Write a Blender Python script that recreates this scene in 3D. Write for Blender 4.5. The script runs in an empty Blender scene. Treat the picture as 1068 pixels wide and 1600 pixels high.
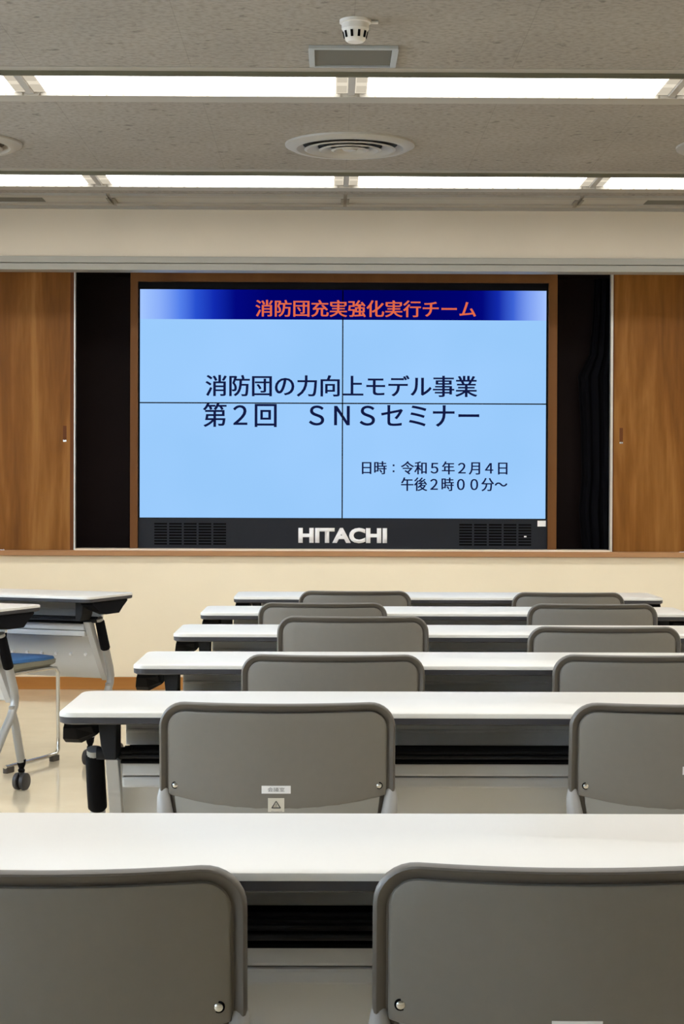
import bpy, bmesh, math, random
from mathutils import Vector, Matrix, Euler

random.seed(4)
S = bpy.context.scene
COL = S.collection
PI = math.pi

# ------------------------------------------------------------------ camera
EYE = 1.18
cam_data = bpy.data.cameras.new('camera')
cam_data.sensor_fit = 'VERTICAL'
cam_data.sensor_height = 36.0
cam_data.sensor_width = 24.0
cam_data.lens = 2850 / 1600 * 36.0
cam_data.clip_start = 0.05
cam = bpy.data.objects.new('camera', cam_data)
COL.objects.link(cam)
cam.matrix_world = (Matrix.Translation((0, 0, EYE)) @ Matrix.Rotation(-0.0074, 4, 'Z')
                    @ Matrix.Rotation(PI / 2 - 38 / 2850, 4, 'X') @ Matrix.Rotation(0.0035, 4, 'Z'))
S.camera = cam

# ------------------------------------------------------------------ light and exposure
LAMP = 10.5            # radiance of the fluorescent diffusers
SKY = 8.0             # daylight outside the side windows
S.view_settings.view_transform = 'Standard'
S.view_settings.look = 'None'
S.view_settings.gamma = 1.0
S.view_settings.use_curve_mapping = False
S.view_settings.exposure = 0.0
world = bpy.data.worlds.new('world')
S.world = world
world.use_nodes = True
wb = world.node_tree.nodes['Background']
wb.inputs[0].default_value = (0.66, 0.82, 1.0, 1)
wb.inputs[1].default_value = SKY
S.cycles.use_denoising = True
S.cycles.max_bounces = 10
S.cycles.diffuse_bounces = 6
S.cycles.glossy_bounces = 4
S.cycles.sample_clamp_indirect = 8.0

# room
RX0, RX1 = -3.72, 3.90
RY0, WALL = -3.2, 10.628
CEIL = 2.72
WINDOWS = [(-2.6, -0.4), (0.2, 2.4), (3.0, 5.2), (5.8, 8.0)]
for k, (y0, y1) in enumerate(WINDOWS):            # portals only guide the sampling of the sky through each window
    ld = bpy.data.lights.new('window_portal', 'AREA')
    ld.shape = 'RECTANGLE'
    ld.size = 1.5
    ld.size_y = y1 - y0
    ld.cycles.is_portal = True
    lo = bpy.data.objects.new('window_portal', ld)
    lo.location = (RX0 - 0.16, (y0 + y1) / 2, 1.6)
    lo.rotation_euler = (0, -PI / 2, 0)
    COL.objects.link(lo)


# ------------------------------------------------------------------ materials
def lin(c):
    c = c / 255.0
    return c / 12.92 if c <= 0.04045 else ((c + 0.055) / 1.055) ** 2.4


def rgb(r, g, b):
    return (lin(r), lin(g), lin(b), 1.0)


def mat(name, col, rough=0.5, metal=0.0, spec=0.5, noise=0.0, nscale=40.0, bump=0.0, stretch=(1, 1, 1)):
    m = bpy.data.materials.new(name)
    m.use_nodes = True
    nt = m.node_tree
    p = nt.nodes['Principled BSDF']
    p.inputs['Base Color'].default_value = col
    p.inputs['Roughness'].default_value = rough
    p.inputs['Metallic'].default_value = metal
    p.inputs['Specular IOR Level'].default_value = spec
    if noise or bump:
        tc = nt.nodes.new('ShaderNodeTexCoord')
        mp = nt.nodes.new('ShaderNodeMapping')
        mp.inputs['Scale'].default_value = stretch
        n = nt.nodes.new('ShaderNodeTexNoise')
        n.inputs['Scale'].default_value = nscale
        n.inputs['Detail'].default_value = 6
        nt.links.new(tc.outputs['Object'], mp.inputs[0])
        nt.links.new(mp.outputs[0], n.inputs['Vector'])
        if noise:
            r = nt.nodes.new('ShaderNodeValToRGB')
            a, b = 1 - noise, 1 + noise
            r.color_ramp.elements[0].position = 0.3
            r.color_ramp.elements[1].position = 0.7
            r.color_ramp.elements[0].color = (col[0] * a, col[1] * a, col[2] * a, 1)
            r.color_ramp.elements[1].color = (min(1, col[0] * b), min(1, col[1] * b), min(1, col[2] * b), 1)
            nt.links.new(n.outputs[0], r.inputs[0])
            nt.links.new(r.outputs[0], p.inputs['Base Color'])
        if bump:
            bn = nt.nodes.new('ShaderNodeBump')
            bn.inputs['Strength'].default_value = bump
            bn.inputs['Distance'].default_value = 0.002
            nt.links.new(n.outputs[0], bn.inputs['Height'])
            nt.links.new(bn.outputs[0], p.inputs['Normal'])
    return m


def emit(name, col, strength):
    m = bpy.data.materials.new(name)
    m.use_nodes = True
    nt = m.node_tree
    nt.nodes.remove(nt.nodes['Principled BSDF'])
    e = nt.nodes.new('ShaderNodeEmission')
    e.inputs[0].default_value = col
    e.inputs[1].default_value = strength
    nt.links.new(e.outputs[0], nt.nodes['Material Output'].inputs[0])
    return m


def wood_mat(name, dark, mid, light, axis_scale, rough=0.45):
    m = bpy.data.materials.new(name)
    m.use_nodes = True
    nt = m.node_tree
    p = nt.nodes['Principled BSDF']
    p.inputs['Roughness'].default_value = rough
    p.inputs['Specular IOR Level'].default_value = 0.2
    tc = nt.nodes.new('ShaderNodeTexCoord')
    mp = nt.nodes.new('ShaderNodeMapping')
    mp.inputs['Scale'].default_value = axis_scale
    n1 = nt.nodes.new('ShaderNodeTexNoise')
    n1.inputs['Scale'].default_value = 3.0
    n1.inputs['Detail'].default_value = 5
    n1.inputs['Distortion'].default_value = 1.2
    n2 = nt.nodes.new('ShaderNodeTexNoise')
    n2.inputs['Scale'].default_value = 22.0
    n2.inputs['Detail'].default_value = 4
    mx = nt.nodes.new('ShaderNodeMath')
    mx.operation = 'MULTIPLY_ADD'
    mx.inputs[1].default_value = 0.25
    r = nt.nodes.new('ShaderNodeValToRGB')
    e = r.color_ramp.elements
    e[0].position, e[0].color = 0.40, dark
    e[1].position, e[1].color = 0.85, light
    q = e.new(0.62)
    q.color = mid
    nt.links.new(tc.outputs['Object'], mp.inputs[0])
    nt.links.new(mp.outputs[0], n1.inputs['Vector'])
    nt.links.new(mp.outputs[0], n2.inputs['Vector'])
    nt.links.new(n2.outputs[0], mx.inputs[0])
    nt.links.new(n1.outputs[0], mx.inputs[2])
    nt.links.new(mx.outputs[0], r.inputs[0])
    nt.links.new(r.outputs[0], p.inputs['Base Color'])
    return m


def ceiling_mat():
    """rough mineral boards: short dark streaks and thin board joints every 0.59 m"""
    m = bpy.data.materials.new('ceiling_board')
    m.use_nodes = True
    nt = m.node_tree
    L = nt.links
    p = nt.nodes['Principled BSDF']
    p.inputs['Roughness'].default_value = 0.9
    p.inputs['Specular IOR Level'].default_value = 0.1
    tc = nt.nodes.new('ShaderNodeTexCoord')

    def noise(scale, stretch, detail):
        mp = nt.nodes.new('ShaderNodeMapping')
        mp.inputs['Scale'].default_value = stretch
        n = nt.nodes.new('ShaderNodeTexNoise')
        n.inputs['Scale'].default_value = scale
        n.inputs['Detail'].default_value = detail
        L.new(tc.outputs['Object'], mp.inputs[0])
        L.new(mp.outputs[0], n.inputs['Vector'])
        return n

    def ramp(src, stops):
        r = nt.nodes.new('ShaderNodeValToRGB')
        e = r.color_ramp.elements
        e[0].position, e[0].color = stops[0][0], (stops[0][1],) * 3 + (1,)
        e[1].position, e[1].color = stops[-1][0], (stops[-1][1],) * 3 + (1,)
        L.new(src, r.inputs[0])
        return r

    def mul(a, b):
        x = nt.nodes.new('ShaderNodeMix')
        x.data_type = 'RGBA'
        x.blend_type = 'MULTIPLY'
        x.inputs[0].default_value = 1.0
        L.new(a, x.inputs[6])
        L.new(b, x.inputs[7])
        return x.outputs[2]

    streak = ramp(noise(24.0, (0.8, 0.9, 1), 6).outputs[0], [(0.29, 0.64), (0.37, 1.0)])
    fleck = ramp(noise(75.0, (0.6, 0.7, 1), 4).outputs[0], [(0.32, 0.80), (0.58, 1.05)])
    cloud = ramp(noise(2.2, (1, 1, 1), 5).outputs[0], [(0.25, 0.92), (0.75, 1.06)])
    sep = nt.nodes.new('ShaderNodeSeparateXYZ')
    L.new(tc.outputs['Object'], sep.inputs[0])
    sh = nt.nodes.new('ShaderNodeMath'); sh.operation = 'ADD'; sh.inputs[1].default_value = 0.51 + 0.588 * 20
    L.new(sep.outputs[0], sh.inputs[0])
    md = nt.nodes.new('ShaderNodeMath'); md.operation = 'MODULO'; md.inputs[1].default_value = 0.588
    L.new(sh.outputs[0], md.inputs[0])
    lt = nt.nodes.new('ShaderNodeMath'); lt.operation = 'GREATER_THAN'; lt.inputs[1].default_value = 0.003
    L.new(md.outputs[0], lt.inputs[0])
    joint = ramp(lt.outputs[0], [(0.0, 0.84), (1.0, 1.0)])
    base = nt.nodes.new('ShaderNodeRGB')
    base.outputs[0].default_value = CEIL_COL
    c = mul(base.outputs[0], streak.outputs[0])
    c = mul(c, fleck.outputs[0])
    c = mul(c, cloud.outputs[0])
    c = mul(c, joint.outputs[0])
    L.new(c, p.inputs['Base Color'])
    return m


CEIL_COL = (0.285, 0.260, 0.230, 1)
M = {}
M['ceiling'] = ceiling_mat()
M['ceil_trim'] = mat('ceiling_trim_paint', (0.31, 0.285, 0.245, 1), 0.6)
M['lip'] = mat('shaded_trim_lip', (0.13, 0.12, 0.08, 1), 0.6, spec=0.2)  # trim tone darkened: the unlit near face is put into the colour
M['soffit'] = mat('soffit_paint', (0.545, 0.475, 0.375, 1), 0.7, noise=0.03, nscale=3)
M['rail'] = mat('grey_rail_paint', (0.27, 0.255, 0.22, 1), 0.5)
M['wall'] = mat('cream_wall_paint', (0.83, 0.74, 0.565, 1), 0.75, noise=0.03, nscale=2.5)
M['floor'] = mat('polished_vinyl_floor', (0.62, 0.53, 0.385, 1), 0.08, noise=0.05, nscale=5, spec=0.5)
M['wood'] = wood_mat('door_wood', rgb(96, 56, 12), rgb(124, 78, 26), rgb(148, 102, 48), (2.1, 2.1, 0.20), 0.5)
M['wood_edge'] = wood_mat('dark_edge_wood', rgb(80, 40, 14), rgb(92, 50, 18), rgb(105, 60, 24), (1, 1, 0.1), 0.5)
M['wood_frame'] = wood_mat('screen_frame_wood', rgb(92, 57, 26), rgb(102, 65, 31), rgb(112, 74, 37), (1, 1, 0.1), 0.5)
M['ledge'] = wood_mat('ledge_wood', rgb(150, 108, 74), rgb(166, 124, 88), rgb(182, 140, 102), (0.1, 1, 1), 0.4)
M['base_wood'] = wood_mat('baseboard_wood', rgb(150, 100, 48), rgb(168, 116, 60), rgb(180, 128, 72), (0.12, 1, 1), 0.4)
M['sill'] = mat('pale_sill', (0.80, 0.68, 0.55, 1), 0.5)
M['recess'] = mat('dark_recess_board', (0.011, 0.0055, 0.0055, 1), 0.7, spec=0.15)
M['curtain'] = mat('black_curtain_cloth', (0.004, 0.004, 0.006, 1), 0.95, spec=0.1)
M['chrome'] = mat('chrome', (0.72, 0.72, 0.70, 1), 0.22, 1.0)
M['alu'] = mat('aluminium_strip', (0.62, 0.60, 0.57, 1), 0.4, 0.7)
M['white'] = mat('white_laminate', (0.685, 0.672, 0.632, 1), 0.36)
M['band'] = mat('charcoal_edge_band', (0.035, 0.035, 0.042, 1), 0.5)
M['black'] = mat('black_plastic', (0.005, 0.005, 0.006, 1), 0.7, spec=0.06)
M['dark'] = mat('dark_grey_metal', (0.024, 0.025, 0.028, 1), 0.6, spec=0.15)
M['panel'] = mat('grey_painted_steel', (0.68, 0.68, 0.67, 1), 0.42)
M['palepanel'] = mat('pale_grey_steel', (0.84, 0.84, 0.82, 1), 0.5)
M['plate'] = mat('grey_end_plate_steel', (0.53, 0.53, 0.525, 1), 0.42)
M['silver'] = mat('silver_painted_steel', (0.36, 0.36, 0.35, 1), 0.33, 0.4)
M['shell'] = mat('grey_brown_plastic', (0.104, 0.093, 0.080, 1), 0.42, noise=0.02, nscale=60)  # darker than the back panel: shade inside the rim is put into the colour
M['shellpanel'] = mat('grey_brown_panel', (0.185, 0.172, 0.150, 1), 0.45, noise=0.02, nscale=60)
M['arm'] = mat('grey_metal_upright', (0.34, 0.335, 0.325, 1), 0.42)
M['seatgrey'] = mat('grey_seat_plastic', (0.26, 0.25, 0.225, 1), 0.5)
M['fabric'] = mat('dark_grey_seat_fabric', (0.11, 0.105, 0.10, 1), 0.9, noise=0.12, nscale=400)
M['blue'] = mat('blue_seat_vinyl', (0.035, 0.14, 0.36, 1), 0.45)
M['olive'] = mat('grey_green_seat_shell', (0.22, 0.215, 0.165, 1), 0.5)
M['brownback'] = mat('brown_grey_back', (0.19, 0.165, 0.145, 1), 0.5)
M['label'] = mat('white_label_paper', (0.86, 0.86, 0.87, 1), 0.5)
M['beigelabel'] = mat('beige_sticker_paper', (0.66, 0.63, 0.55, 1), 0.5)
M['ink'] = mat('grey_ink', (0.16, 0.16, 0.17, 1), 0.6)
M['darkink'] = mat('dark_ink', (0.05, 0.05, 0.05, 1), 0.6)
M['bezel'] = mat('black_bezel', (0.004, 0.004, 0.006, 1), 0.6, spec=0.08)
M['facia'] = mat('charcoal_display_fascia', (0.013, 0.015, 0.021, 1), 0.5, spec=0.2)
M['slot'] = mat('black_slot', (0.003, 0.003, 0.004, 1), 0.8, spec=0.05)
M['lettering'] = mat('pale_lettering', (0.9, 0.9, 0.92, 1), 0.4)
M['lampwhite'] = mat('white_fixture_paint', (0.78, 0.76, 0.70, 1), 0.5)
M['divider'] = mat('fixture_divider_paint', (0.36, 0.34, 0.31, 1), 0.6)
M['diffuser'] = emit('lamp_diffuser', (1.0, 0.985, 0.945, 1), LAMP)
M['lampend'] = emit('lamp_end_glow', (1.0, 0.90, 0.72, 1), 0.82)  # cream lampholder ends; emission stands in for stray light from the diffuser
M['socket'] = emit('lamp_socket_glow', (1.0, 0.89, 0.70, 1), 0.62)  # sockets emit as well, in place of diffuser light falling on them
M['vent'] = mat('vent_paint', (0.33, 0.31, 0.27, 1), 0.5)
M['ventdark'] = mat('vent_dark', (0.05, 0.046, 0.038, 1), 0.8)
M['hatch'] = mat('grey_mesh_cover', (0.105, 0.10, 0.08, 1), 0.8, noise=0.06, nscale=300)
M['hatchframe'] = mat('pale_metal_frame', (0.34, 0.35, 0.33, 1), 0.45)
M['detector'] = mat('detector_plastic', (0.60, 0.57, 0.52, 1), 0.45)
M['slotdark'] = mat('diffuser_shadow_slot', (0.20, 0.185, 0.15, 1), 0.8)
M['rubber'] = mat('brown_grey_rubber', (0.06, 0.05, 0.04, 1), 0.7)
M['wheel'] = mat('charcoal_wheel', (0.035, 0.033, 0.035, 1), 0.4)
M['glass'] = mat('window_glass', (1, 1, 1, 1), 0.0)
M['glass'].node_tree.nodes['Principled BSDF'].inputs['Transmission Weight'].default_value = 1.0
M['glass'].node_tree.nodes['Principled BSDF'].inputs['IOR'].default_value = 1.01
M['navy'] = emit('slide_navy_text', (0.006, 0.010, 0.055, 1), 1.0)
M['orange'] = emit('slide_orange_text', rgb(230, 106, 68), 1.0)


def slide_mat():
    """the projected slide: pale blue, with a header band that runs from navy in the middle to pale blue at both ends"""
    m = bpy.data.materials.new('slide')
    m.use_nodes = True
    nt = m.node_tree
    L = nt.links
    nt.nodes.remove(nt.nodes['Principled BSDF'])
    e = nt.nodes.new('ShaderNodeEmission')
    tc = nt.nodes.new('ShaderNodeTexCoord')
    sep = nt.nodes.new('ShaderNodeSeparateXYZ')
    L.new(tc.outputs['Object'], sep.inputs[0])
    mr = nt.nodes.new('ShaderNodeMapRange')
    mr.inputs[1].default_value = -1.194
    mr.inputs[2].default_value = 1.194
    L.new(sep.outputs[0], mr.inputs[0])
    r = nt.nodes.new('ShaderNodeValToRGB')
    el = r.color_ramp.elements
    el[0].position, el[0].color = 0.0, rgb(164, 199, 255)
    el[1].position, el[1].color = 1.0, rgb(165, 196, 255)
    for pos, c in ((0.047, (140, 176, 250)), (0.097, (86, 130, 236)), (0.137, (40, 80, 208)), (0.182, (17, 42, 176)), (0.233, (2, 8, 128)),
                   (0.32, (0, 1, 106)), (0.60, (0, 1, 98)), (0.80, (0, 3, 110)), (0.843, (2, 8, 124)), (0.882, (18, 42, 170)),
                   (0.918, (62, 100, 214)), (0.953, (122, 156, 241))):
        q = el.new(pos)
        q.color = rgb(*c)
    L.new(mr.outputs[0], r.inputs[0])
    gt = nt.nodes.new('ShaderNodeMath')
    gt.operation = 'GREATER_THAN'
    gt.inputs[1].default_value = 2.1667 - 0.822
    L.new(sep.outputs[2], gt.inputs[0])
    n = nt.nodes.new('ShaderNodeTexNoise')
    n.inputs['Scale'].default_value = 1.3
    L.new(tc.outputs['Object'], n.inputs['Vector'])
    r2 = nt.nodes.new('ShaderNodeValToRGB')
    r2.color_ramp.elements[0].position = 0.35
    r2.color_ramp.elements[1].position = 0.65
    r2.color_ramp.elements[0].color = rgb(153, 202, 251)
    r2.color_ramp.elements[1].color = rgb(159, 206, 255)
    L.new(n.outputs[0], r2.inputs[0])
    mx = nt.nodes.new('ShaderNodeMix')
    mx.data_type = 'RGBA'
    L.new(gt.outputs[0], mx.inputs[0])
    L.new(r2.outputs[0], mx.inputs[6])
    L.new(r.outputs[0], mx.inputs[7])
    L.new(mx.outputs[2], e.inputs[0])
    L.new(e.outputs[0], nt.nodes['Material Output'].inputs[0])
    return m


M['slide'] = slide_mat()


# ------------------------------------------------------------------ mesh helpers
class MB:
    def __init__(self):
        self.bm = bmesh.new()

    def box(self, x0, x1, y0, y1, z0, z1):
        r = bmesh.ops.create_cube(self.bm, size=1.0)
        bmesh.ops.scale(self.bm, vec=(x1 - x0, y1 - y0, z1 - z0), verts=r['verts'])
        bmesh.ops.translate(self.bm, vec=((x0 + x1) / 2, (y0 + y1) / 2, (z0 + z1) / 2), verts=r['verts'])
        return self

    def prism(self, prof, axis, a, b):
        """profile of (p, q) extruded along axis; x: (y, z), y: (x, z), z: (x, y)"""
        def pt(p, q, t):
            return {'x': (t, p, q), 'y': (p, t, q), 'z': (p, q, t)}[axis]
        A = [self.bm.verts.new(pt(p, q, a)) for p, q in prof]
        B = [self.bm.verts.new(pt(p, q, b)) for p, q in prof]
        n = len(prof)
        self.bm.faces.new(A)
        self.bm.faces.new(B[::-1])
        for i in range(n):
            j = (i + 1) % n
            self.bm.faces.new((A[i], B[i], B[j], A[j]))
        return self

    def tube(self, pts, r, n=12, cap=True):
        pts = [Vector(p) for p in pts]
        rs = r if isinstance(r, (list, tuple)) else [r] * len(pts)
        rings = []
        up = None
        for i, p in enumerate(pts):
            d = (pts[min(i + 1, len(pts) - 1)] - pts[max(i - 1, 0)]).normalized()
            if up is None:
                up = Vector((1, 0, 0)) if abs(d.x) < 0.9 else Vector((0, 0, 1))
            s = d.cross(up).normalized()
            up = s.cross(d).normalized()
            rings.append([self.bm.verts.new(p + (s * math.cos(2 * PI * k / n) + up * math.sin(2 * PI * k / n)) * rs[i]) for k in range(n)])
        for a, b in zip(rings, rings[1:]):
            for k in range(n):
                self.bm.faces.new((a[k], a[(k + 1) % n], b[(k + 1) % n], b[k]))
        if cap:
            self.bm.faces.new(rings[0][::-1])
            self.bm.faces.new(rings[-1])
        return self

    def lathe(self, prof, c=(0, 0, 0), n=48, close=False):
        """profile of (radius, z) turned about the vertical through c"""
        rings = []
        for r, z in prof:
            rings.append([self.bm.verts.new((c[0] + r * math.cos(2 * PI * k / n), c[1] + r * math.sin(2 * PI * k / n), c[2] + z)) for k in range(n)])
        pairs = list(zip(rings, rings[1:])) + ([(rings[-1], rings[0])] if close else [])
        for a, b in pairs:
            for k in range(n):
                self.bm.faces.new((a[k], a[(k + 1) % n], b[(k + 1) % n], b[k]))
        if not close:
            if prof[0][0] > 1e-6:
                self.bm.faces.new(rings[0][::-1])
            if prof[-1][0] > 1e-6:
                self.bm.faces.new(rings[-1])
        return self

    def rings(self, rings, cap0=True, cap1=True):
        R = [[self.bm.verts.new(p) for p in r] for r in rings]
        for a, b in zip(R, R[1:]):
            n = len(a)
            for k in range(n):
                self.bm.faces.new((a[k], a[(k + 1) % n], b[(k + 1) % n], b[k]))
        if cap0:
            self.bm.faces.new(R[0][::-1])
        if cap1:
            self.bm.faces.new(R[-1])
        return self

    def build(self, name, m, parent=None, bevel=0.0, smooth=False, seg=2):
        bmesh.ops.remove_doubles(self.bm, verts=self.bm.verts, dist=1e-6)
        if bevel:
            ed = [e for e in self.bm.edges if len(e.link_faces) == 2 and e.calc_face_angle(0) > 0.6]
            bmesh.ops.bevel(self.bm, geom=ed, offset=bevel, segments=seg, profile=0.6, affect='EDGES')
        bmesh.ops.recalc_face_normals(self.bm, faces=self.bm.faces)
        me = bpy.data.meshes.new(name)
        self.bm.to_mesh(me)
        self.bm.free()
        me.materials.append(m)
        if smooth:
            for f in me.polygons:
                f.use_smooth = True
            me.set_sharp_from_angle(angle=math.radians(38))
        o = bpy.data.objects.new(name, me)
        COL.objects.link(o)
        if parent is not None:
            o.parent = parent
        return o


def thing(name, label, cat, loc=(0, 0, 0), rz=0.0, group=None):
    o = bpy.data.objects.new(name, None)
    o.empty_display_size = 0.1
    COL.objects.link(o)
    o.location = loc
    o.rotation_euler = (0, 0, rz)
    o['label'] = label
    o['category'] = cat
    if group:
        o['group'] = group
    return o


def tag(o, label, cat, group=None):
    o['label'] = label
    o['category'] = cat
    if group:
        o['group'] = group
    return o


def structure(o):
    o['kind'] = 'structure'
    return o


def copy_tree(o, parent=None):
    kids = list(o.children)
    c = o.copy()
    COL.objects.link(c)
    if parent is not None:
        c.parent = parent
    for ch in kids:
        copy_tree(ch, c)
    return c


def rrect(hw, hh, r, n=6, cx=0.0, cy=0.0):
    pts = []
    for sx, sy, a0 in ((1, 1, 0), (-1, 1, 90), (-1, -1, 180), (1, -1, 270)):
        for k in range(n + 1):
            a = math.radians(a0 + 90 * k / n)
            pts.append((cx + sx * (hw - r) + r * math.cos(a), cy + sy * (hh - r) + r * math.sin(a)))
    return pts


def text_mesh(name, body, m, x0, x1, z0, z1, y, parent=None, bold=0.0, depth=0.0, drop=False):
    """lettering that fills the box x0..x1, z0..z1 on a plane facing the room (-Y)"""
    cu = bpy.data.curves.new(name, 'FONT')
    cu.body = body
    cu.size = 1.0
    cu.offset = bold
    cu.resolution_u = 4
    cu.extrude = 0.0
    tmp = bpy.data.objects.new(name, cu)
    COL.objects.link(tmp)
    bpy.context.view_layer.update()
    dg = bpy.context.evaluated_depsgraph_get()
    me = bpy.data.meshes.new_from_object(tmp.evaluated_get(dg))
    bpy.data.objects.remove(tmp)
    bpy.data.curves.remove(cu)
    bm = bmesh.new()
    bm.from_mesh(me)
    if depth:
        g = bmesh.ops.extrude_face_region(bm, geom=bm.faces[:])
        bmesh.ops.translate(bm, vec=(0, 0, 1), verts=[v for v in g['geom'] if isinstance(v, bmesh.types.BMVert)])
    xs = [v.co.x for v in bm.verts]
    ys = [v.co.y for v in bm.verts]
    ax, bx, ay, by = min(xs), max(xs), min(ys), max(ys)
    for v in bm.verts:
        v.co = Vector((x0 + (v.co.x - ax) / (bx - ax) * (x1 - x0), y - v.co.z * depth, z0 + (v.co.y - ay) / (by - ay) * (z1 - z0)))
    bm.to_mesh(me)
    bm.free()
    me.name = name
    me.materials.clear()
    me.materials.append(m)
    o = bpy.data.objects.new(name, me)
    COL.objects.link(o)
    if parent is not None:
        o.parent = parent
    return o


# ------------------------------------------------------------------ room shell
structure(MB().box(RX0 - 0.2, RX1 + 0.2, RY0 - 0.2, WALL + 0.6, -0.1, 0.0).build('floor', M['floor']))

# light troughs run across the room; the ceiling boards lie between them
TROUGH = [(-6.12 + 2.15 * k, -6.12 + 2.15 * k + 0.345) for k in range(4, 8)]     # last two: 6.78 and 8.93
cb = MB()
edges = [RY0 - 0.2]
for a, b in TROUGH:
    edges += [a, b]
edges.append(10.10)
for a, b in zip(edges[0::2], edges[1::2]):
    cb.box(RX0 - 0.2, RX1 + 0.2, a, b, CEIL, CEIL + 0.12)
structure(cb.build('ceiling', M['ceiling']))
structure(MB().box(RX0 - 0.2, RX1 + 0.2, RY0 - 0.2, WALL + 0.6, CEIL + 0.12, CEIL + 0.2).build('ceiling', M['lampwhite']))

wl = MB()                                           # left wall with four window openings
wl.box(RX0 - 0.18, RX0, RY0, WALL, 0, 0.85).box(RX0 - 0.18, RX0, RY0, WALL, 2.35, CEIL)
ys = [RY0] + [v for w in WINDOWS for v in w] + [WALL]
for a, b in zip(ys[0::2], ys[1::2]):
    wl.box(RX0 - 0.18, RX0, a, b, 0.85, 2.35)
structure(wl.build('wall_left', M['wall']))
for k, (a, b) in enumerate(WINDOWS):
    fr = MB()
    X = RX0 - 0.1
    fr.box(X - 0.03, X + 0.03, a, b, 0.85, 0.90).box(X - 0.03, X + 0.03, a, b, 2.30, 2.35)
    fr.box(X - 0.03, X + 0.03, a, a + 0.05, 0.90, 2.30).box(X - 0.03, X + 0.03, b - 0.05, b, 0.90, 2.30)
    fr.box(X - 0.03, X + 0.03, (a + b) / 2 - 0.025, (a + b) / 2 + 0.025, 0.90, 2.30)
    w = structure(fr.build('window_%d' % (k + 1), M['alu']))
    MB().box(X - 0.004, X + 0.002, a + 0.04, b - 0.04, 0.89, 2.31).build('pane', M['glass'], w)
structure(MB().box(RX1, RX1 + 0.15, RY0, WALL, 0, CEIL).build('wall_right', M['wall']))
structure(MB().box(RX0, RX1, RY0 - 0.15, RY0, 0, CEIL).build('wall_rear', M['wall']))

# far wall: cream dado, recess for the display, wooden sides
OX0, OX1 = -1.474, 1.638                            # opening
SILL, HEAD = 0.8205, 2.46
BACK = 11.0
wf = MB()
wf.box(RX0, RX1, WALL, BACK + 0.1, 0, 0.777)
structure(wf.build('wall_front', M['wall']))
structure(MB().box(RX0, RX1, WALL + 0.03, BACK + 0.1, HEAD, CEIL).build('wall_front_upper', M['wall']))
structure(MB().box(RX0, -2.42, WALL, BACK, 0.81, HEAD).build('wall_front_left', M['wood']))
structure(MB().box(2.60, RX1, WALL, BACK, 0.81, HEAD).build('wall_front_right', M['wood']))
rb = MB()
rb.box(OX0 - 0.4, OX1 + 0.4, BACK, BACK + 0.05, 0.70, HEAD + 0.1)
rb.box(OX0 - 0.42, OX0 - 0.12, WALL + 0.06, BACK, 0.70, HEAD + 0.1).box(OX1 + 0.12, OX1 + 0.42, WALL + 0.06, BACK, 0.70, HEAD + 0.1)
rb.box(OX0 - 0.12, OX1 + 0.12, WALL + 0.06, BACK, HEAD - 0.02, HEAD + 0.06)
rb.box(OX0 - 0.12, OX1 + 0.12, WALL + 0.14, BACK, 0.777, SILL - 0.004)
structure(rb.build('wall_recess', M['recess']))
structure(MB().box(OX0, OX1, WALL - 0.02, WALL + 0.14, 0.811, SILL).build('trim_1', M['sill']))
structure(MB().prism([(WALL - 0.035, 0.781), (WALL + 0.02, 0.777), (WALL + 0.02, 0.811), (WALL - 0.028, 0.811), (WALL - 0.036, 0.803)], 'x', RX0, RX1)
          .build('trim_2', M['ledge']))
structure(MB().box(RX0, RX1, WALL - 0.012, WALL, 0.0, 0.073).build('baseboard_front', M['base_wood'], bevel=0.003))
# wooden surround of the display
fb = MB()
fb.box(-1.163, -1.119, WALL + 0.075, WALL + 0.20, SILL, HEAD - 0.02)
fb.box(1.287, 1.338, WALL + 0.075, WALL + 0.20, SILL, HEAD - 0.02)
fb.box(-1.119, 1.287, WALL + 0.075, WALL + 0.20, 2.384, HEAD - 0.02)
structure(fb.build('trim_3', M['wood_frame']))

# boxed soffit in front of the far wall, with two painted rails below it
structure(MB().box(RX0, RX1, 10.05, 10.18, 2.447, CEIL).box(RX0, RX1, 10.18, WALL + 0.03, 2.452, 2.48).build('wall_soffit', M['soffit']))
structure(MB().box(RX0, RX1, 10.035, 10.14, 2.4105, 2.4455).build('trim_4', M['rail'], bevel=0.002))
structure(MB().box(RX0, RX1, 10.045, 10.17, 2.372, 2.4075).build('trim_5', M['rail'], bevel=0.002))
structure(MB().box(RX0, RX1, 10.055, 10.17, 2.40, 2.45).build('trim_6', M['slotdark']))
structure(MB().box(RX0, RX1, 10.02, 10.06, 2.705, CEIL).build('trim_7', M['ceil_trim']))


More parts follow.
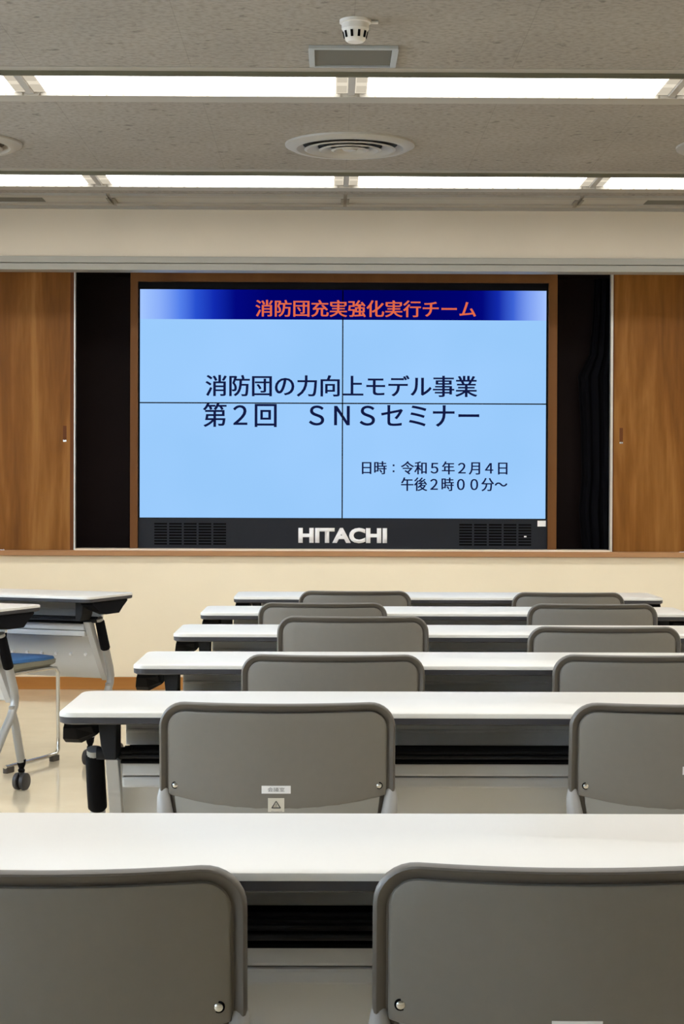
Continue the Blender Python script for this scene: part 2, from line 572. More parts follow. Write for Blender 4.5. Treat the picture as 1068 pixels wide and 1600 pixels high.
# sliding doors beside the recess
def sliding_door(x0, x1, sx, label, pull_x):
    t = thing('sliding_door', label, 'sliding door', ((x0 + x1) / 2, WALL, 0.812), group='wooden sliding doors')
    hw = (x1 - x0) / 2
    MB().box(-hw, hw, 0.0, 0.035, 0, HEAD - 0.812 - 0.012).build('door_panel', M['wood'], t)
    e = hw if sx > 0 else -hw
    if sx > 0:
        MB().box(e, e + 0.020, -0.003, 0.035, 0, HEAD - 0.812 - 0.012).build('edge_strip', M['wood_edge'], t)
        MB().box(e + 0.022, e + 0.030, -0.010, 0.035, 0, HEAD - 0.812 - 0.012).build('metal_strip', M['alu'], t)
    else:
        MB().box(e - 0.007, e, -0.003, 0.035, 0, HEAD - 0.812 - 0.012).build('edge_strip', M['wood_edge'], t)
        MB().box(e - 0.022, e - 0.008, -0.010, 0.035, 0, HEAD - 0.812 - 0.012).build('metal_strip', M['alu'], t)
    px = pull_x - (x0 + x1) / 2
    h = MB().box(px - 0.010, px + 0.010, -0.0015, 0.004, 0.638, 0.722).build('finger_pull', M['wood_edge'], t)
    MB().box(px - 0.010, px + 0.010, -0.0022, 0.003, 0.630, 0.640).build('metal_lip', M['chrome'], h)
    return t


sliding_door(-2.42, -1.503, 1, 'plain wooden sliding door at the left of the display recess', -1.5345)
sliding_door(1.661, 2.60, -1, 'plain wooden sliding door at the right of the display recess', 1.704)

# black cloth hanging inside the recess
cu = MB()
prof = []
for k in range(13):
    x = 1.500 + k * 0.018
    prof.append((x, WALL + 0.26 + 0.018 * math.sin(k * 1.9)))
rg = []
for z, w in ((SILL, 0.92), (1.05, 1.02), (1.25, 0.94), (1.55, 0.97), (1.85, 1.06), (1.98, 0.75), (2.2, 0.66), (HEAD - 0.03, 0.62)):
    front = [(1.716 - (1.716 - x) * w, y, z) for x, y in prof]
    rg.append(front + [(x, y + 0.012, z) for x, y, z in front[::-1]])
cu.rings(rg)
tag(cu.build('curtain', M['curtain'], smooth=True), 'black cloth curtain hanging in the right end of the display recess', 'curtain')

# ------------------------------------------------------------------ video wall
VX, VY, VZ = 0.0835, WALL + 0.105, 0.822
vw = thing('video_wall', 'large black four-panel display showing a pale blue slide with Japanese text', 'display', (VX, VY, VZ))
L_, R_, B_, T_ = -1.110 - VX, 1.277 - VX, 1.0008 - VZ, 2.3416 - VZ
cx, cz = 0.0803 - VX, 1.6757 - VZ
g = 0.0035
MB().box(-1.200, 1.202, 0.012, 0.14, 0.0, 2.384 - VZ).build('housing', M['bezel'], vw)
for x0, x1 in ((L_, cx - g), (cx + g, R_)):
    for z0, z1 in ((B_, cz - g), (cz + g, T_)):
        MB().box(x0, x1, 0.004, 0.03, z0, z1).build('display_panel', M['slide'], vw)
MB().box(cx - g, cx + g, 0.001, 0.02, B_, T_ - 0.175).build('seam', M['bezel'], vw)
MB().box(L_, R_, 0.001, 0.02, cz - g, cz + g).build('seam', M['bezel'], vw)
bz = MB()
bz.box(-1.200, L_, -0.006, 0.03, B_, 2.384 - VZ).box(R_, 1.202, -0.006, 0.03, B_, 2.384 - VZ).box(L_, R_, -0.006, 0.03, T_, 2.384 - VZ)
bz.build('bezel', M['bezel'], vw)
fp = MB().box(-1.200, 1.202, -0.012, 0.03, 0.0, B_ - 0.004).build('lower_fascia', M['facia'], vw)
for gx0, gx1 in ((-1.028 - VX, -0.595 - VX), (0.763 - VX, 1.198 - VX)):
    gm = MB()
    for c in range(5):
        for r_ in range(8):
            w = (gx1 - gx0) / 5
            z = 0.842 - VZ + r_ * 0.0168
            gm.box(gx0 + c * w + 0.006, gx0 + (c + 1) * w - 0.006, -0.0135, -0.011, z, z + 0.0095)
    gm.build('speaker_grille', M['slot'], fp)
text_mesh('lettering', 'HITACHI', M['lettering'], -0.1766 - VX, 0.3443 - VX, 0.8540 - VZ, 0.9440 - VZ, -0.0125, fp, bold=0.048, depth=0.004)
MB().box(1.2290 - VX, 1.2775 - VX, -0.0132, -0.012, 0.9560 - VZ, 0.9900 - VZ).build('white_sticker', M['label'], fp)
MB().box(1.150 - VX, 1.164 - VX, -0.0145, -0.012, 0.892 - VZ, 0.900 - VZ).build('indicator_lamp', M['lettering'], fp)


def slide_text(body, m, x0, x1, z0, z1, bold):
    o = text_mesh('slide_text', body, m, x0 - VX + bold, x1 - VX, z0 - VZ, z1 - VZ, 0.0025, vw, bold=0.006)
    bm = bmesh.new()                                 # heavier strokes: the outlines once more, a hair to the side
    bm.from_mesh(o.data)
    d = bmesh.ops.duplicate(bm, geom=bm.verts[:] + bm.edges[:] + bm.faces[:])
    bmesh.ops.translate(bm, vec=(-bold, 0.0003, 0), verts=[v for v in d['geom'] if isinstance(v, bmesh.types.BMVert)])
    bm.to_mesh(o.data)
    bm.free()
    return o


slide_text('消防団充実強化実行チーム', M['orange'], -0.4331, 0.8631, 2.1830, 2.2820, 0.0030)
slide_text('消防団の力向上モデル事業', M['navy'], -0.7254, 0.8728, 1.7150, 1.8420, 0.0036)
slide_text('第２回　ＳＮＳセミナー', M['navy'], -0.7401, 0.8849, 1.5345, 1.6780, 0.0026)
date = slide_text('日時　令和５年２月４日', M['navy'], 0.1954, 1.0523, 1.2590, 1.3370, 0.0024)
bm = bmesh.new()                                     # the colon, centred in its own full-width cell
bm.from_mesh(date.data)
for z in (1.3125, 1.2775):
    q = bmesh.ops.create_cube(bm, size=1.0)
    bmesh.ops.scale(bm, vec=(0.0105, 0.0004, 0.0105), verts=q['verts'])
    bmesh.ops.translate(bm, vec=(0.382 - VX, 0.0027, z - VZ), verts=q['verts'])
bm.to_mesh(date.data)
bm.free()
slide_text('午後２時００分～', M['navy'], 0.4258, 1.0527, 1.1620, 1.2420, 0.0024)

# ------------------------------------------------------------------ ceiling fittings
PITCH = 1.245
LX = 0.083


def make_light(label, group):
    """one fluorescent unit; origin at the near edge of the trough, left end"""
    t = thing('ceiling_light', label, 'ceiling light', (0, 0, 0), group=group)
    MB().box(0, PITCH, 0.0, 0.345, CEIL + 0.02, CEIL + 0.08).build('housing', M['lampwhite'], t)
    MB().box(0.062, PITCH - 0.062, 0.006, 0.335, CEIL - 0.008, CEIL + 0.01).build('diffuser', M['diffuser'], t)
    for x0, x1 in ((0.014, 0.060), (PITCH - 0.060, PITCH - 0.014)):
        e = MB().box(x0, x1, 0.006, 0.335, CEIL - 0.006, CEIL + 0.01).build('end_cap', M['lampend'], t)
        MB().box(x0 + 0.004, x1 - 0.004, 0.03, 0.13, CEIL - 0.010, CEIL - 0.005).build('lamp_socket', M['socket'], e)
        MB().box(x0 + 0.004, x1 - 0.004, 0.205, 0.305, CEIL - 0.010, CEIL - 0.005).build('lamp_socket', M['socket'], e)
    MB().box(-0.013, 0.013, 0.0, 0.34, CEIL - 0.016, CEIL + 0.02).build('divider', M['divider'], t)
    return t


ROWNAME = {5: 'nearer', 6: 'farther'}
POSNAME = {-2: 'at the left edge of the photo', -1: 'left of the centre divider', 0: 'right of the centre divider', 1: 'at the right edge of the photo'}
light0 = make_light('', None)
first = True
for row, (a, b) in enumerate(TROUGH, start=3):
    for k in range(-3, 3):
        o = light0 if first else copy_tree(light0)
        first = False
        o.location = (LX + k * PITCH, a, 0)
        if row >= 5 and k in POSNAME:
            o['label'] = 'long white fluorescent light in the %s ceiling row, %s' % (ROWNAME[row], POSNAME[k])
            o['group'] = 'fluorescent lights in the ceiling'
        else:
            o['label'] = 'long white fluorescent ceiling light outside the photo frame'
            o['group'] = 'fluorescent lights outside the frame'
for n, (a, b) in enumerate(TROUGH, start=8):
    tm = MB()
    structure(MB().box(RX0, RX1, a - 0.014, a, CEIL - 0.020, CEIL + 0.02).build('trim_%d' % (n + 10), M['lip']))
    tm.box(RX0, RX1, a - 0.075, a - 0.014, CEIL - 0.003, CEIL)
    tm.box(RX0, RX1, b - 0.006, b + 0.105, CEIL - 0.020, CEIL).box(RX0, RX1, b + 0.118, b + 0.150, CEIL - 0.003, CEIL)
    x = RX0
    while x < RX1:                                   # notched inner lip of the trough
        tm.box(x, x + 0.056, b - 0.016, b - 0.008, CEIL - 0.022, CEIL - 0.010)
        x += 0.065
    structure(tm.build('trim_%d' % n, M['ceil_trim']))

# linear air slot in front of the soffit
for k in range(-2, 2):
    t = thing('linear_air_slot', '', 'air vent', (LX + k * PITCH, 9.60, CEIL), group='linear slot vents along the soffit')
    t['label'] = 'thin beige linear slot vent by the soffit, ' + {-2: 'leftmost with a dark gap', -1: 'second from left', 0: 'third from left', 1: 'rightmost with a dark grey end'}[k]
    MB().box(0.01, PITCH - 0.01, 0.0, 0.075, -0.012, 0.0).box(0.01, PITCH - 0.01, 0.27, 0.345, -0.012, 0.0).build('slot_frame', M['ceil_trim'], t)
    MB().box(0.02, PITCH - 0.02, 0.075, 0.27, -0.004, 0.0).build('slot_plate', M['vent'], t)
    c = MB().box(-0.022, -0.010, 0.09, 0.26, -0.014, 0.0).box(0.010, 0.022, 0.09, 0.26, -0.014, 0.0)
    c.build('joint_clip', M['slotdark'], t)
    if k == 1:
        MB().box(0.365, PITCH - 0.02, 0.085, 0.26, -0.0055, -0.003).build('dark_opening', M['hatch'], t)
    if k == -2:
        MB().box(0.02, 0.88, 0.085, 0.26, -0.0055, -0.003).build('dark_opening', M['hatch'], t)


# round air diffusers
def air_diffuser(x, y, label):
    t = thing('round_air_diffuser', label, 'air vent', (x, y, CEIL), group='round air diffusers in the ceiling')
    MB().lathe([(0.292, 0.0), (0.290, -0.008), (0.262, -0.022), (0.240, -0.022), (0.215, -0.002), (0.210, 0.0)], n=64, close=True).build('outer_ring', M['vent'], t, smooth=True)
    MB().lathe([(0.213, -0.001), (0.213, 0.001), (0.0, 0.001), (0.0, -0.001)], n=48).build('dark_throat', M['ventdark'], t)
    for r0, r1, z0, z1 in ((0.205, 0.145, -0.024, -0.006), (0.140, 0.090, -0.026, -0.006), (0.085, 0.045, -0.027, -0.006)):
        MB().lathe([(r0, z0), (r0 - 0.012, z0 - 0.004), (r1, z1 - 0.004), (r1, z1)], n=64, close=True).build('cone_ring', M['vent'], t, smooth=True)
    MB().lathe([(0.0, -0.030), (0.028, -0.028), (0.036, -0.020), (0.036, -0.002), (0.0, -0.002)], n=32).build('centre_cap', M['vent'], t, smooth=True)
    return t


air_diffuser(0.091, 8.205, 'round white air diffuser between the two light rows, centre of the ceiling')
air_diffuser(-1.672, 8.205, 'round white air diffuser cut off by the left edge of the photo')
air_diffuser(1.850, 8.205, 'round white air diffuser cut off by the right edge of the photo')

# smoke detector
sd = thing('smoke_detector', 'small white smoke detector with dark slots hanging from the ceiling', 'smoke detector', (0.083, 6.03, CEIL))
MB().lathe([(0.0, 0.0), (0.052, 0.0), (0.052, -0.010), (0.046, -0.012), (0.0, -0.012)], n=40).build('mounting_base', M['detector'], sd, smooth=True)
MB().lathe([(0.0, -0.010), (0.045, -0.010), (0.045, -0.030), (0.040, -0.036), (0.033, -0.066), (0.026, -0.072), (0.0, -0.072)], n=40).build('sensor_head', M['detector'], sd, smooth=True)
sl = MB()
for k in range(10):
    a = 2 * PI * (k + 0.5) / 10 - PI / 2
    r = bmesh.ops.create_cube(sl.bm, size=1.0)
    bmesh.ops.scale(sl.bm, vec=(0.008, 0.006, 0.022), verts=r['verts'])
    bmesh.ops.rotate(sl.bm, cent=(0, 0, 0), matrix=Matrix.Rotation(-0.22, 3, 'X'), verts=r['verts'])
    bmesh.ops.translate(sl.bm, vec=(0, 0.0368, -0.049), verts=r['verts'])
    bmesh.ops.rotate(sl.bm, cent=(0, 0, 0), matrix=Matrix.Rotation(a - PI / 2, 3, 'Z'), verts=r['verts'])
sl.build('vent_slot', M['slot'], sd)
MB().tube([(0.045, 0.0, -0.006), (0.075, 0.0, -0.006)], 0.006, 10).build('wire_stub', M['detector'], sd, smooth=True)

# flat rectangular cover in the ceiling
hc = thing('ceiling_speaker_cover', 'grey rectangular ceiling cover with a pale metal frame below the smoke detector', 'ceiling cover', (0.0815, 6.515, CEIL))
hf = MB()
hf.box(-0.156, 0.156, -0.145, -0.125, -0.012, 0.0).box(-0.156, 0.156, 0.130, 0.145, -0.012, 0.0)
hf.box(-0.156, -0.136, -0.125, 0.130, -0.012, 0.0).box(0.136, 0.156, -0.125, 0.130, -0.012, 0.0)
hf.build('cover_frame', M['hatchframe'], hc, bevel=0.002)
MB().box(-0.136, 0.136, -0.125, 0.130, -0.006, 0.0).build('cover_panel', M['hatch'], hc)

# ------------------------------------------------------------------ folding tables
TW, TD = 1.81, 0.40


def make_table():
    t = thing('folding_table', '', 'table')
    hw, hd = TW / 2, TD / 2
    MB().rings([[(x, y, z) for x, y in rrect(hw - i, hd - i, 0.035 - i)] for i, z in
                ((0.004, 0.7090), (0.0, 0.7095), (0.0, 0.7150), (0.0015, 0.7185), (0.005, 0.7200))]).build('tabletop', M['white'], t, smooth=True)
    MB().rings([[(x, y, z) for x, y in rrect(hw - i, hd - i, 0.035 - i)] for i, z in
                ((0.008, 0.694), (0.001, 0.6975), (0.0005, 0.7092))]).build('edge_band', M['band'], t, smooth=True)
    # gear between the two legs
    MB().box(-hw + 0.108, hw - 0.108, 0.095, 0.112, 0.612, 0.694).box(-hw + 0.108, hw - 0.108, 0.090, 0.112, 0.640, 0.648).build('upper_panel', M['palepanel'], t, bevel=0.003)
    sh = MB()
    sh.box(-hw + 0.115, hw - 0.115, -0.070, 0.118, 0.596, 0.601).box(-hw + 0.115, hw - 0.115, 0.1125, 0.118, 0.60, 0.690)
    sh.build('shelf', M['black'], t)
    rods = MB()
    for y, z in ((-0.078, 0.612), (-0.052, 0.618), (-0.020, 0.618), (0.015, 0.618)):
        rods.tube([(-hw + 0.115, y, z), (hw - 0.115, y, z)], 0.0042, 8)
    rods.build('shelf_wire', M['dark'], t, smooth=True)
    bmb = MB().box(-hw + 0.115, hw - 0.115, -0.045, -0.005, 0.566, 0.5955).box(-hw + 0.115, hw - 0.115, -0.042, -0.005, 0.540, 0.563)
    bmb.build('cross_beam', M['panel'], t, bevel=0.005)
    mp = MB().prism([(0.002, 0.590), (0.006, 0.590), (0.036, 0.533), (0.122, 0.352), (0.116, 0.346), (0.108, 0.352), (0.026, 0.533)], 'x', -hw + 0.1075, hw - 0.1075)
    mpo = mp.build('modesty_panel', M['panel'], t)
    sm = MB()
    for s in (-1, 1):
        sm.prism([(0.0195, 0.541), (0.0235, 0.533), (0.0255, 0.533), (0.0215, 0.541)], 'x', s * (hw - 0.165) - 0.0, s * 0.02)
    sm.build('panel_seam', M['dark'], mpo)
    for k in range(6):
        for s in (-1, 1):
            x = s * (hw - 0.165 - k * 0.073)
            MB().tube([(x, 0.050, 0.452), (x, 0.069, 0.457)], 0.0065, 10).build('lit_hole_dot', M['label'], mpo, smooth=True)  # white stubs standing for bright light seen through holes in the panel
    for s in (-1, 1):
        X = lambda u: s * (hw - u)
        br = []
        for v, f in ((-0.160, 0.22), (-0.120, 0.72), (-0.060, 1.0), (0.050, 1.0), (0.095, 0.55), (0.145, 0.12)):
            br.append([(X(u), v, 0.6945 - f * dz) for u, dz in ((0.010, 0.0), (-0.003 + 0.012 * (1 - f), 0.055), (0.032, 0.056), (0.066, 0.038), (0.066, 0.0))])
        MB().rings(br).build('hinge_bracket', M['black'], t, bevel=0.002)
        MB().prism([(X(0.074), 0.6945), (X(0.112), 0.6945), (X(0.112), 0.612), (X(0.090), 0.612), (X(0.080), 0.640)], 'y', -0.125, -0.035).build('hinge_plate', M['dark'], t, bevel=0.002)
        MB().tube([(X(0.060), -0.03, 0.612), (X(0.135), -0.03, 0.612)], 0.014, 12).build('pivot', M['dark'], t, smooth=True)
        MB().prism([(-0.065, 0.603), (-0.020, 0.603), (0.000, 0.56), (0.125, 0.345), (0.100, 0.340), (0.060, 0.40)], 'x', X(0.082), X(0.109)).build('end_plate', M['plate'], t, bevel=0.002)
        u = 0.054
        path = [(-0.025, 0.620), (-0.008, 0.575), (0.016, 0.520), (0.046, 0.455), (0.070, 0.400), (0.078, 0.365), (0.073, 0.335), (0.045, 0.290), (-0.010, 0.230), (-0.070, 0.150), (-0.098, 0.112)]
        lg = MB().tube([(X(u), v, z) for v, z in path], 0.0165, 14)
        lg.tube([(X(u), 0.054, 0.335), (X(u), 0.080, 0.260), (X(u), 0.124, 0.112)], [0.012, 0.0165, 0.0165], 12)
        leg = lg.build('leg', M['silver'], t, smooth=True)
        MB().tube([(X(u), -0.020, 0.610), (X(u), -0.018, 0.604), (X(u), 0.016, 0.520), (X(u), 0.031, 0.487), (X(u), 0.033, 0.482)], [0.016, 0.0200, 0.0208, 0.0208, 0.017], 18).build('sleeve', M['black'], leg, smooth=True)
        for v in (-0.100, 0.126):
            MB().lathe([(0.0, 0.122), (0.018, 0.120), (0.016, 0.100), (0.010, 0.085), (0.014, 0.078), (0.012, 0.070), (0.0, 0.068)], (X(u), v, 0), 16).build('caster_stem', M['black'], leg, smooth=True)
            wh = MB()
            for w in (-1, 1):
                wh.tube([(X(u) + w * 0.006, v, 0.0345), (X(u) + w * 0.009, v, 0.0345), (X(u) + w * 0.022, v, 0.0345), (X(u) + w * 0.026, v, 0.0345)], [0.032, 0.0345, 0.033, 0.024], 24)
            wh.tube([(X(u) - 0.010, v, 0.0345), (X(u) + 0.010, v, 0.0345)], 0.010, 12)
            wh.tube([(X(u), v, 0.042), (X(u), v, 0.072)], 0.010, 12)
            wh.build('caster_wheel', M['wheel'], leg, smooth=True)
    return t


table0 = make_table()
TABLES = [  # left end X, near edge Y
    (-0.550, 2.175, 'white folding table nearest to the camera, running the full photo width'),
    (-0.552, 3.717, 'white folding table second from the camera, its left leg in view'),
    (-0.506, 4.712, 'white folding table third from the camera, between the second and third pair of chairs'),
    (-0.488, 5.725, 'white folding table fourth from the camera'),
    (-0.470, 6.680, 'white folding table fifth from the camera, next to the farthest row'),
    (-0.398, 7.655, 'farthest white folding table in the main block, nearest to the cream wall'),
]
for i, (x, y, lab) in enumerate(TABLES):
    o = table0 if i == 0 else copy_tree(table0)
    o.location = (x + TW / 2, y + TD / 2, 0)
    o['label'] = lab
    o['group'] = 'white folding tables in the main block'
for x, y, lab in ((-1.757, 8.13, 'angled white folding table on the left by the wall, over the blue-seated chair'),
                  (-2.026, 7.290, 'angled white folding table at the left edge, silver leg and caster in view')):
    o = copy_tree(table0)
    o.location = (x, y, 0)
    o.rotation_euler = (0, 0, math.radians(-22))
    o['label'] = lab
    o['group'] = 'angled folding tables on the left'


# ------------------------------------------------------------------ grey chairs
CW = 0.2335


def back_y(x, z):
    return -0.200 - 0.050 * (1 - (x / CW) ** 2) - 0.10 * (z - 0.60)


def outline(s, top=0.758, bottom=0.47, n=8, seg=10):
    """rounded outline of the backrest, drawn in by s"""
    hw, r, rb_ = CW - s, max(0.052 - s, 0.012), max(0.03 - s, 0.008)
    zt, zb = top - s, bottom + s
    pts = []
    corners = ((hw - r, zt - r, r, 0), (-hw + r, zt - r, r, 90), (-hw + rb_, zb + rb_, rb_, 180), (hw - rb_, zb + rb_, rb_, 270))
    for i, (cx_, cz_, rr, a0) in enumerate(corners):
        for k in range(n + 1):
            a = math.radians(a0 + 90 * k / n)
            pts.append((cx_ + rr * math.cos(a), cz_ + rr * math.sin(a)))
        nx, nz, nr, na = corners[(i + 1) % 4]
        p = pts[-1]
        q = (nx + nr * math.cos(math.radians(na)), nz + nr * math.sin(math.radians(na)))
        for k in range(1, seg):
            pts.append((p[0] + (q[0] - p[0]) * k / seg, p[1] + (q[1] - p[1]) * k / seg))
    return pts


def loft(prof, bottom_fn=None, fill=(0.85, 0.65, 0.42, 0.2, 0.05), fill0=True, zc=0.62):
    """rings of the outline at (inset, rearward offset); the last ring is filled towards its centre"""
    def ring(s, h, k=1.0):
        out = []
        for x, z in outline(s):
            if bottom_fn:
                z = max(z, bottom_fn(x, s))
            x, z = x * k, zc + (z - zc) * k
            out.append((x, back_y(x, z) - h, z))
        return out
    R = []
    if fill0:
        R += [ring(prof[0][0], prof[0][1], k) for k in fill[::-1]]
    R += [ring(s, h) for s, h in prof]
    R += [ring(prof[-1][0], prof[-1][1], k) for k in fill]
    return MB().rings(R)


def make_chair():
    t = thing('meeting_chair', '', 'chair')
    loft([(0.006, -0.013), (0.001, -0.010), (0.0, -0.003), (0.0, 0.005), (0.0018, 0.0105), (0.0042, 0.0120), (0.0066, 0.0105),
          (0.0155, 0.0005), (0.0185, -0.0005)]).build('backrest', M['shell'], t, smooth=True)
    low = lambda x, s: 0.546 + 0.030 * (x / CW) ** 2 + (s - 0.018)
    bp = loft([(0.0180, -0.002), (0.0180, 0.0035), (0.0192, 0.0062), (0.0220, 0.0070)], low, zc=0.64).build('back_panel', M['shellpanel'], t, smooth=True)
    for s in (-1, 1):
        x, z = s * 0.2015, 0.591
        y = back_y(x, z) - 0.007
        b = MB().tube([(x, y + 0.002, z), (x, y - 0.0005, z)], [0.0072, 0.0072], 16).build('bolt_recess', M['slot'], bp)
        MB().tube([(x, y + 0.001, z), (x, y - 0.0022, z), (x, y - 0.0036, z)], [0.0052, 0.0050, 0.0025], 14).build('bolt', M['chrome'], b, smooth=True)
        # metal upright from the backrest down to the rear foot
        MB().tube([(s * 0.2255, -0.190, 0.600), (s * 0.2250, -0.206, 0.565), (s * 0.2215, -0.214, 0.53), (s * 0.2150, -0.212, 0.47), (s * 0.2130, -0.195, 0.42), (s * 0.2180, -0.235, 0.03)],
                  [0.005, 0.0135, 0.0170, 0.0150, 0.0125, 0.0115], 14).build('leg', M['arm'], t, smooth=True)
        MB().tube([(s * 0.2130, -0.195, 0.42), (s * 0.2130, 0.03, 0.405), (s * 0.2130, 0.068, 0.385), (s * 0.2180, 0.085, 0.03)],
                  [0.0115, 0.0115, 0.0115, 0.0115], 14).build('leg', M['arm'], t, smooth=True)
        for fy in (-0.2365, 0.0855):
            MB().lathe([(0.0, 0.0), (0.016, 0.0), (0.017, 0.02), (0.0135, 0.045), (0.0, 0.045)], (s * 0.218, fy, 0), 16).build('foot', M['black'], t, smooth=True)
    MB().rings([[(x, y - 0.060, z) for x, y in rrect(0.205 - i, 0.150 - i, 0.05)] for i, z in ((0.012, 0.412), (0.0, 0.420), (0.0, 0.432))]).build('seat_pan', M['seatgrey'], t, smooth=True)
    MB().rings([[(x, y - 0.060, z) for x, y in rrect(0.200 - i, 0.145 - i, 0.05)] for i, z in ((0.0, 0.431), (0.0, 0.448), (0.012, 0.460), (0.04, 0.463))]).build('seat', M['fabric'], t, smooth=True)
    # lower rear shell between the uprights
    sh = []
    for z, w, h in ((0.425, 0.17, 0.010), (0.47, 0.19, 0.014), (0.515, 0.198, 0.013), (0.555, 0.203, 0.006)):
        fr = [(w * k / 8, back_y(w * k / 8, z) - h, z + 0.016 * (k / 8) ** 2) for k in range(-8, 9)]
        sh.append(fr + [(x, y + 0.012, zz) for x, y, zz in fr[::-1]])
    MB().rings(sh).build('back_support', M['seatgrey'], t, smooth=True)
    return t


def on_back(x, z, off):
    return back_y(x, z) - off


def back_label(chair, x0, x1, z0, z1, text):
    n = 6
    rg_ = []
    for k in range(n + 1):
        x = x0 + (x1 - x0) * k / n
        rg_.append([(x, on_back(x, z0, 0.0070), z0), (x, on_back(x, z0, 0.0078), z0), (x, on_back(x, z1, 0.0078), z1), (x, on_back(x, z1, 0.0070), z1)])
    o = MB().rings(rg_).build('name_label', M['label'], chair)
    o['label'] = 'white paper label'
    if text:
        m = (z0 + z1) / 2
        c = (x0 + x1) / 2
        tx = text_mesh('lettering', text, M['ink'], c - 0.0165, c + 0.0165, m - 0.0040, m + 0.0048, 0.0, o)
        for v in tx.data.vertices:
            v.co.y = on_back(v.co.x, v.co.z, 0.0082)
    return o


def warning_label(chair, x0, x1, z0, z1):
    n = 4
    rg_ = []
    for k in range(n + 1):
        x = x0 + (x1 - x0) * k / n
        rg_.append([(x, on_back(x, z0, 0.0070), z0), (x, on_back(x, z0, 0.0078), z0), (x, on_back(x, z1, 0.0078), z1), (x, on_back(x, z1, 0.0070), z1)])
    o = MB().rings(rg_).build('warning_sticker', M['beigelabel'], chair)
    o['label'] = 'beige square warning sticker'
    c = (x0 + x1) / 2
    w, h = x1 - x0, z1 - z0
    tri = [Vector((c, 0, z0 + 0.80 * h)), Vector((c - 0.27 * w, 0, z0 + 0.34 * h)), Vector((c + 0.27 * w, 0, z0 + 0.34 * h))]
    for v in tri:
        v.y = on_back(v.x, v.z, 0.0083)
    mk = MB()
    for i in range(3):
        mk.tube([tri[i], tri[(i + 1) % 3]], 0.0009, 8)
    yb = on_back(c, z0 + h * 0.5, 0.0083)
    mk.tube([(c, yb, z0 + 0.62 * h), (c, yb, z0 + 0.48 * h)], 0.0006, 6).tube([(c, yb, z0 + 0.43 * h), (c, yb, z0 + 0.40 * h)], 0.0006, 6)
    mk.build('warning_triangle', M['darkink'], o)
    MB().box(c - 0.30 * w, c + 0.36 * w, on_back(c, z0, 0.0081), on_back(c, z0, 0.0079), z0 + 0.10 * h, z0 + 0.17 * h).build('fine_print', M['ink'], o)
    return o


chair0 = make_chair()
CHAIRS = [  # centre X, Y of the backrest ends, height scale, label
    (-0.3251, 2.10, 0.990, 'grey plastic chair at the nearest table, cut off at the bottom left'),
    (0.2859, 2.10, 0.995, 'grey plastic chair at the nearest table, bottom right with a white label'),
    (-0.0996, 3.62, 1.0, 'grey plastic chair at the second table, with white label and warning sticker'),
    (0.7123, 3.62, 1.0, 'grey plastic chair at the second table, cut off by the right edge'),
    (0.0129, 4.65, 1.0, 'grey plastic chair at the third table, left of its pair'),
    (0.8054, 4.65, 1.002, 'grey plastic chair at the third table, right of its pair at the edge'),
    (0.0765, 5.63, 1.037, 'grey plastic chair at the fourth table, left and taller of its pair'),
    (0.8395, 5.55, 1.006, 'grey plastic chair at the fourth table, right and lower of its pair'),
    (-0.0195, 6.60, 1.011, 'grey plastic chair at the fifth table, left of its pair'),
    (0.9433, 6.52, 1.016, 'grey plastic chair at the fifth table, right of its pair'),
    (0.1111, 7.57, 0.995, 'grey plastic chair at the farthest table, left of its pair'),
    (0.9950, 7.57, 0.990, 'grey plastic chair at the farthest table, right of its pair'),
]
chairs = []
for i, (x, y, sz, lab) in enumerate(CHAIRS):
    o = chair0 if i == 0 else copy_tree(chair0)
    o.location = (x, y + 0.200, 0)
    o.scale = (1, 1, sz)
    o['label'] = lab
    o['group'] = 'grey chairs in the main block'
    chairs.append(o)
back_label(chairs[2], -0.0295, 0.0275, 0.5805, 0.5960, '会議室')
warning_label(chairs[2], -0.0170, 0.0150, 0.5420, 0.5715)
back_label(chairs[3], -0.0175, 0.0395, 0.620, 0.636, '会議室')
warning_label(chairs[3], -0.0110, 0.0210, 0.549, 0.575)
back_label(chairs[1], -0.0325, 0.0250, 0.5660, 0.5830, '会議室')

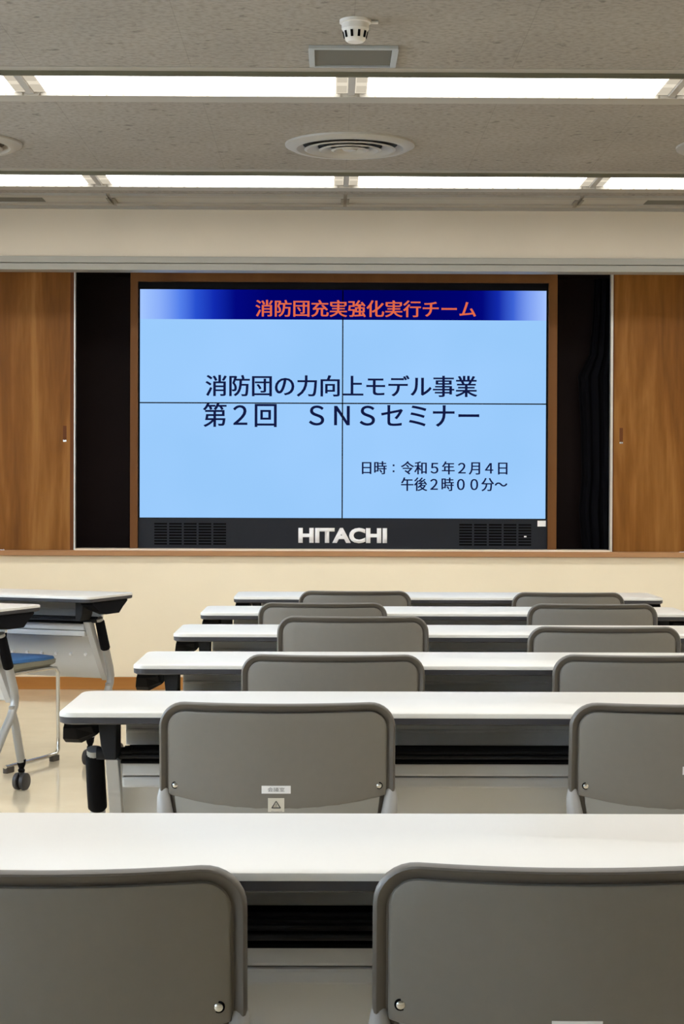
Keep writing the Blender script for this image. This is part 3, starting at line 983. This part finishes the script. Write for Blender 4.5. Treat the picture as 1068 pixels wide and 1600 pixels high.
# ------------------------------------------------------------------ chair with a blue seat under the angled table
bc = thing('sled_chair', 'chair with blue seat and chrome sled frame under the angled left table', 'chair', (-1.449, 7.765, 0), math.radians(-22.8))
prof = []
MB().rings([[(x, y + 0.01, z + (0.012 * max(0, -y / 0.2))) for x, y in rrect(0.222 - i, 0.215 - i, 0.06)] for i, z in ((0.010, 0.432), (0.0, 0.438), (0.004, 0.450), (0.03, 0.456))]).build('seat', M['blue'], bc, smooth=True)
MB().rings([[(x, y + 0.01, z - (0.030 if i > 0.02 else 0.0) * max(0, 1 - abs(y) / 0.2)) for x, y in rrect(0.226 - i, 0.219 - i, 0.062)] for i, z in ((0.08, 0.412), (0.03, 0.411), (0.002, 0.422), (0.0, 0.438), (0.01, 0.444))]).build('seat_shell', M['olive'], bc, smooth=True)
for s in (-1, 1):
    MB().tube([(s * 0.205, -0.19, 0.402), (s * 0.212, 0.16, 0.402), (s * 0.219, 0.195, 0.398), (s * 0.221, 0.208, 0.380), (s * 0.221, 0.212, 0.10), (s * 0.221, 0.210, 0.045),
               (s * 0.221, 0.195, 0.030), (s * 0.221, 0.10, 0.026), (s * 0.221, -0.19, 0.026), (s * 0.221, -0.205, 0.026)], 0.0085, 12).build('frame', M['chrome'], bc, smooth=True)
    MB().tube([(s * 0.205, -0.19, 0.402), (s * 0.212, -0.215, 0.43), (s * 0.214, -0.235, 0.60), (s * 0.214, -0.255, 0.73)], 0.0085, 12).build('back_post', M['chrome'], bc, smooth=True)
    for y0, y1 in ((0.155, 0.205), (-0.205, -0.150)):
        MB().box(s * 0.221 - 0.011, s * 0.221 + 0.011, y0, y1, 0.0, 0.024).build('glide', M['rubber'], bc, bevel=0.003)
sv = []
for z, w in ((0.54, 0.205), (0.56, 0.222), (0.72, 0.222), (0.745, 0.213), (0.757, 0.185)):
    fr = [(w * k / 8, -0.225 - 0.04 * (1 - (k / 8) ** 2) - 0.15 * (z - 0.55), z) for k in range(-8, 9)]
    sv.append(fr + [(x, y - 0.022, zz) for x, y, zz in fr[::-1]])
MB().rings(sv).build('backrest', M['brownback'], bc, smooth=True)
